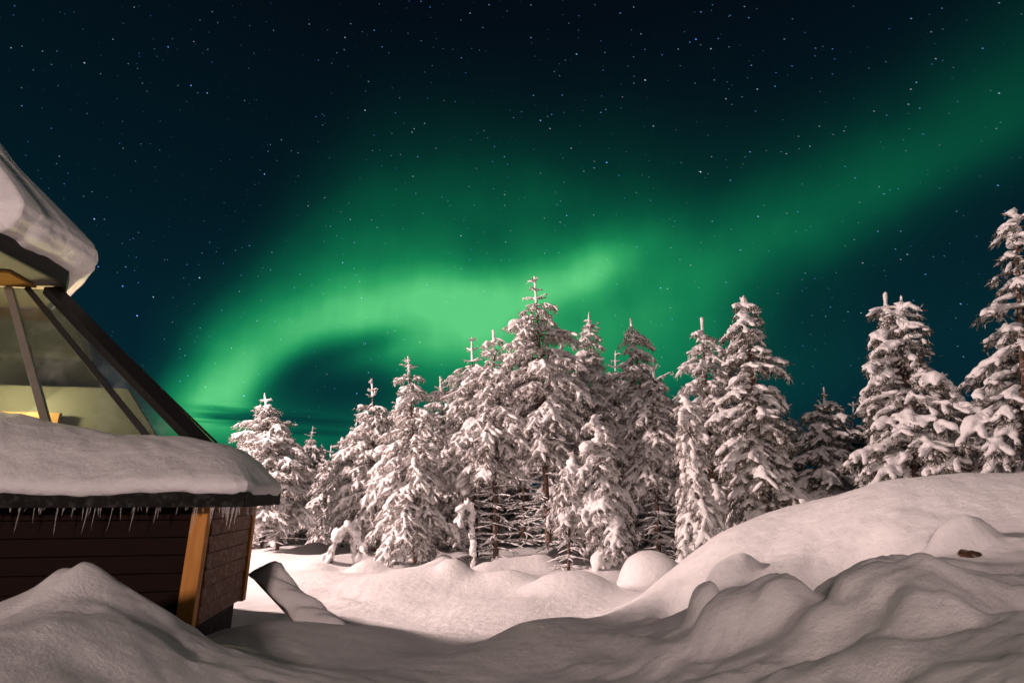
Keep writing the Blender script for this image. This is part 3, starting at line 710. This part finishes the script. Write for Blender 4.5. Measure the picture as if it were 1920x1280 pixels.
# local axes: a along the front (right positive), b away from the camera, z world height
ZT = 1.60
def boards(name, p0, p1, z0, z1, th, m, step=.145, parent=cabin):
    mb = MB(); d = (Vector(p1)-Vector(p0)); L = d.length; d.normalize(); nrm = Vector((d.y, -d.x, 0))
    z = z0; k = 0; rb = random.Random(len(name))
    while z < z1-.01:
        zt = min(z+step-.008, z1); off = nrm*(rb.uniform(-.003, .003)); t_in = nrm*(-th); lap = nrm*.012
        a, b_ = Vector(p0)+off, Vector(p1)+off
        mb.box8([a+lap+Vector((0, 0, z)), b_+lap+Vector((0, 0, z)), b_+t_in+Vector((0, 0, z)), a+t_in+Vector((0, 0, z)),
                 a+Vector((0, 0, zt)), b_+Vector((0, 0, zt)), b_+t_in+Vector((0, 0, zt)), a+t_in+Vector((0, 0, zt))])
        z += step
    # backing so the gaps stay dark
    t1, t2 = nrm*(-th*.6), nrm*(-th*.95)
    a, b_ = Vector(p0), Vector(p1)
    mb.box8([a+t1+Vector((0, 0, z0)), b_+t1+Vector((0, 0, z0)), b_+t2+Vector((0, 0, z0)), a+t2+Vector((0, 0, z0)), a+t1+Vector((0, 0, z1)), b_+t1+Vector((0, 0, z1)), b_+t2+Vector((0, 0, z1)), a+t2+Vector((0, 0, z1))])
    return mb.build(name, m, parent, bevel=.003)
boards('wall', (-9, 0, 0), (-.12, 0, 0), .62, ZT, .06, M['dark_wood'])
boards('wall', (0, .10, 0), (0, 1.28, 0), .62, ZT, .06, M['bounce_lit_wood'])
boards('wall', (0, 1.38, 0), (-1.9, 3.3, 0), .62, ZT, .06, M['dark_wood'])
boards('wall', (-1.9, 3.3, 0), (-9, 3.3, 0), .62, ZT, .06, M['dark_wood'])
mb = MB(); mb.box8([(-9, .05, .1), (-.06, .05, .1), (-.06, 1.3, .1), (-9, 1.3, .1), (-9, .05, .62), (-.06, .05, .62), (-.06, 1.3, .62), (-9, 1.3, .62)]); mb.build('foundation', M['eave'], cabin)
def post(p, q, w_, d_, z0=.55):
    mb = MB(); x0, y0 = p
    mb.box8([(x0, y0, z0), (x0+w_, y0, z0), (x0+w_, y0+d_, z0), (x0, y0+d_, z0), (x0, y0, q), (x0+w_, y0, q), (x0+w_, y0+d_, q), (x0, y0+d_, q)])
    return mb.build('corner_post', M['gold_wood'], cabin, bevel=.006)
post((-.135, -.035), ZT+.02, .135, .10, .56); post((-.045, 1.285), ZT+.02, .075, .10, .60)
# eaves
E = [(-9, -.28), (.36, -.28), (.36, .92), (-1.6, 3.55), (-9, 3.55)]
EI = [(-9, 0.0), (.0, 0.0), (.0, 1.38), (-1.85, 3.25), (-9, 3.25)]
mb = MB()
for k in range(4):
    a, b_ = Vector((*E[k], 0)), Vector((*E[k+1], 0)); d = (b_-a).normalized(); nr = Vector((d.y, -d.x, 0))
    mb.bar(a+Vector((0, 0, 1.66))-nr*.0+d*(.001 if k else 0), b_+Vector((0, 0, 1.66)), .028, .125)
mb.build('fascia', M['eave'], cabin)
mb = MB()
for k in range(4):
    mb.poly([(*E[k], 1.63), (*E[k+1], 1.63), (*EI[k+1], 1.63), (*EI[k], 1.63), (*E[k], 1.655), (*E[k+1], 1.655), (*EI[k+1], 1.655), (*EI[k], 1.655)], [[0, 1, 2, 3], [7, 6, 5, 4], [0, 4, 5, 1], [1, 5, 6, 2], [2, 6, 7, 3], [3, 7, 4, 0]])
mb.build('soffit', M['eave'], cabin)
# sloping skirt roof and its snow, lofted from the eave line up to the foot of the glass
IN = [(-9, .80), (-.30, .80), (-.30, 1.30), (-2.0, 2.75), (-9, 2.75)]
def ring(poly, n_, r=.0):
    pts = [Vector((*p, 0)) for p in poly]; L = [(pts[i+1]-pts[i]).length for i in range(len(pts)-1)]
    return pts, L
def loft(rings_fn, poly_o, poly_i, per, S, m, name, parent):
    V = []; cols = 0
    for k in range(len(poly_o)-1):
        nn = per[k]
        for i in range(nn + (1 if k == len(poly_o)-2 else 0)):
            t = i/nn
            o_ = Vector(poly_o[k])*(1-t)+Vector(poly_o[k+1])*t; i_ = Vector(poly_i[k])*(1-t)+Vector(poly_i[k+1])*t
            V += [rings_fn(o_, i_, s_/(S-1)) for s_ in range(S)]; cols += 1
    idx = np.arange(cols*S).reshape(cols, S); Fq = np.stack([idx[:-1, :-1], idx[1:, :-1], idx[1:, 1:], idx[:-1, 1:]], -1).reshape(-1, 4)
    return mesh_obj(name, np.array(V), Fq, m, parent)
mb = MB()
for k in range(4):
    a, b_, c_, d_ = E[k], E[k+1], IN[k+1], IN[k]
    mb.poly([(*a, 1.73), (*b_, 1.73), (*c_, 2.05), (*d_, 2.05)], [[0, 1, 2, 3]])
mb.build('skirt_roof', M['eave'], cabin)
def skirt(o_, i_, s):
    d = (o_-i_); L = d.length; d = d/L
    a = o_.x
    zi = 2.20+.155*min(max(-i_.x-.3, 0), 3)+.03*math.sin(a*3.1+1)
    nz = .035*float(vnoise(np.array([a*2.2]), np.array([o_.y*2+s*3]), 50)[0])+.02*float(vnoise(np.array([a*7.0]), np.array([o_.y*7+s*9]), 51)[0])
    lip = .035*float(vnoise(np.array([a*9+o_.y*6]), np.array([.3]), 52)[0])+.03*float(vnoise(np.array([a*2+o_.y*2]), np.array([.7]), 53)[0])
    if s < .25:                                    # rounded hanging lip
        q = s/.25*math.pi*.62
        out = .055*math.sin(q); zz = 1.70+lip+.07*(1-math.cos(q))
        p = o_+d*out
    else:
        q = (s-.25)/.75
        p = o_+d*(.052*(1-min(q*6, 1)))+(i_-o_)*q
        z0 = 1.70+lip*(1-min(q*5, 1))+.0925
        zz = z0+(zi-z0)*(q**.80)+.07*math.sin(q*math.pi)+nz
        if q > .9: zz -= (q-.9)*.6
    return (p.x, p.y, zz)
ES = [(-9, -.28), (.25, -.28), (.335, -.235), (.36, -.13), (.36, .78), (.29, .95), (-1.6, 3.55), (-9, 3.55)]
INS = [(-9, .80), (-.50, .80), (-.38, .83), (-.30, .92), (-.30, 1.15), (-.36, 1.32), (-2.0, 2.75), (-9, 2.75)]
loft(skirt, ES, INS, [330, 10, 10, 40, 12, 50, 60], 30, M['roof_snow'], 'roof_snow', cabin)
# icicles along the eaves
ri = random.Random(12)
def icicle(x, y, z, L, r):
    V = []; nseg = 6
    for i in range(nseg+1):
        t = i/nseg; rr_ = r*(1-t)**.8*(1+.25*math.sin(t*14+x*9))+.0008
        for k in range(6): V.append((rr_*math.cos(k*math.pi/3)+.012*t*t*math.sin(x*40), rr_*math.sin(k*math.pi/3), -L*t))
    Fq = [[i*6+k, i*6+(k+1) % 6, (i+1)*6+(k+1) % 6, (i+1)*6+k] for i in range(nseg) for k in range(6)]
    o = mesh_obj('icicle', np.array(V), Fq, M['ice'], cabin); o.location = (x, y, z)
xs_ = []
while len(xs_) < 84:
    x = ri.uniform(-1.85, .33)
    if ri.random() < .30+.7*(math.sin(x*5.1)*.5+.5)*(math.sin(x*2.3+1)*.5+.5): xs_.append(x)
for x in xs_: icicle(x, -.285+ri.uniform(-.005, .03), 1.602, ri.choice((.03, .04, .05, .06, .08, .10, .13, .19))*ri.uniform(.8, 1.2), ri.uniform(.0035, .0065))
for k in range(14): icicle(.36, ri.uniform(-.2, .9), 1.602, ri.uniform(.04, .1), ri.uniform(.004, .008))
# glass roof: front pane, end pane, rafters
Gz, Tz = 2.12, 4.04
FB = Vector((-.36, .78, Gz)); FT = Vector((-2.60, 1.42, Tz)); EB = Vector((-.36, 1.46, Gz)); ET = Vector((-2.60, 1.74, Tz))
FLB = Vector((-9, .78, Gz)); FLT = Vector((-9, 1.42, Tz))
def slab(name, pts, th, m, parent=cabin):
    n_ = (pts[1]-pts[0]).cross(pts[3]-pts[0]).normalized()*th
    mb = MB(); mb.box8([*pts, *[p+n_ for p in pts]]); return mb.build(name, m, parent)
# three front panes with mullions between them
def fpt(a_bottom, t):            # point on the front glass plane
    b_ = Vector((a_bottom, .78, Gz)); k = Vector((a_bottom-(2.24 if a_bottom > -.5 else 0)-.0, 1.42, Tz))
    return b_.lerp(k, t)
mull = []
for (pxb, pyb, pxt, pyt) in ((78, 757, 28, 578), (262, 800, 92, 590)):
    seg = []
    for px, py in ((pxb, pyb), (pxt, pyt)):
        r = Vector(ray(px, py)); o0 = Vector((0, 0, CAM_Z))-W1
        ol = Vector((o0.dot(cv), o0.dot(cu), o0.z)); rl = Vector((r.dot(cv), r.dot(cu), r.z))
        nrm = Vector((0, -(Tz-Gz), .64)); k = (FB-ol).dot(nrm)/rl.dot(nrm); seg.append(ol+rl*k)
    d = seg[1]-seg[0]; lo = seg[0]+d*((Gz-seg[0].z)/d.z); hi = seg[0]+d*((Tz-seg[0].z)/d.z); mull.append((lo, hi))
slab('glass_pane', [FLB, mull[0][0], mull[0][1], FLT], .012, M['glass'])
slab('glass_pane', [mull[0][0], mull[1][0], mull[1][1], mull[0][1]], .012, M['glass'])
slab('glass_pane', [mull[1][0], FB, FT, mull[1][1]], .012, M['glass'])
slab('glass_pane', [FB, EB, ET, FT], .012, M['glass'])
fn = Vector((0, -(Tz-Gz), .64)).normalized()
for (lo, hi), w_, mm in zip(mull, (.07, .06), ('grey_metal', 'black_metal')):
    mb = MB(); mb.bar(lo+fn*.01, hi+fn*.01, w_, .07, fn); mb.build('mullion', M[mm], cabin, bevel=.006)
rn = (fn+Vector((Tz-Gz, 0, 2.24)).normalized()).normalized()
mb = MB(); mb.bar(FB+rn*.01, FT+rn*.01, .17, .10, rn); mb.build('corner_rafter', M['black_metal'], cabin, bevel=.01)
mb = MB(); mb.bar(EB, ET, .03, .04, rn); mb.build('edge_bar', M['grey_metal'], cabin)
# the cap roof with fascia, pale soffit and pine ceiling
K = [(-9, .28), (-2.46, .28), (-2.36, 1.22), (-2.52, 1.52), (-4.0, 3.3), (-9, 3.3)]  # back corners, out of view, pushed out so the cap shades the foreground
CC = (-5.6, 1.3)
mb = MB()
for k in range(5):
    a, b_ = Vector((*K[k], 4.21)), Vector((*K[k+1], 4.21)); mb.bar(a, b_, .04, .31)
mb.build('cap_fascia', M['black_metal'], cabin)
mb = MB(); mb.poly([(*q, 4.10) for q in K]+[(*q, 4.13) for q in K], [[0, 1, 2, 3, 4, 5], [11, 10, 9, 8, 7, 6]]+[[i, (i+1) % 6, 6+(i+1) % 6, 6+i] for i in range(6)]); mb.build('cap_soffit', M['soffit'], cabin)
mb = MB(); mb.box8([(-9, .95, 4.055), (-2.75, .95, 4.055), (-2.75, 1.40, 4.055), (-9, 1.40, 4.055), (-9, .95, 4.085), (-2.75, .95, 4.085), (-2.75, 1.40, 4.085), (-9, 1.40, 4.085)]); mb.build('pine_ceiling', M['ceil_wood'], cabin)
KI = [(-9, 1.0), (-4.0, 1.0), (-4.0, 1.25), (-4.05, 1.35), (-4.2, 1.5), (-9, 1.5)]
def capsnow(o_, i_, s):
    d = (o_-i_); L = d.length; d = d/L; a = o_.x*1.3+o_.y*2.0
    nz = .06*float(vnoise(np.array([a*1.7]), np.array([s*3+.2]), 60)[0])+.025*float(vnoise(np.array([a*6]), np.array([s*9]), 61)[0])
    lip = .07*float(vnoise(np.array([a*3]), np.array([.4]), 62)[0])
    if s < .45:
        q = s/.45*math.pi*.62
        p = o_+d*(-.05+.31*math.sin(q)+nz*.6); zz = 4.22+lip+.24*(1-math.cos(q)); p = p+d*.012*math.sin(zz*55+a*.6)
    else:
        q = (s-.45)/.55; p = o_+d*(.25*(1-min(q*2, 1)))+(i_-o_)*q; zz = 4.22+lip*(1-q)+.328+(6.45-4.5)*(q**.95)+nz*.6
    return (p.x, p.y, zz)
loft(capsnow, K, KI, [150, 60, 24, 40, 60], 36, M['roof_snow'], 'cap_snow', cabin)
# inside: panelled back wall, pale beams, timber
mb = MB(); mb.box8([(-9, 1.78, 1.6), (-.75, 1.78, 1.6), (-.75, 1.84, 1.6), (-9, 1.84, 1.6), (-9, 1.78, 2.95), (-1.75, 1.78, 2.95), (-1.75, 1.84, 2.95), (-9, 1.84, 2.95)]); mb.build('back_wall', M['beige'], cabin)
slab('back_roof', [Vector((-9, 3.2, 2.0)), Vector((-1.9, 2.75, 2.0)), Vector((-2.9, 2.3, 4.08)), Vector((-9, 2.5, 4.08))], .05, M['eave'])  # unseen back slope, added to stop yard lamp light passing under the cap
mb = MB(); mb.box8([(-2.95, 1.66, 1.6), (-2.35, 1.66, 1.6), (-2.35, 1.71, 1.6), (-2.95, 1.71, 1.6), (-2.95, 1.66, 2.62), (-2.35, 1.66, 2.62), (-2.35, 1.71, 2.62), (-2.95, 1.71, 2.62)]); mb.build('timber_panel', M['ceil_wood'], cabin)
mb = MB(); mb.box8([(-9, .9, 1.5), (-.5, .9, 1.5), (-1.6, 2.05, 1.5), (-9, 2.05, 1.5), (-9, .9, 1.6), (-.5, .9, 1.6), (-1.6, 2.05, 1.6), (-9, 2.05, 1.6)]); mb.build('floor', M['ceil_wood'], cabin)
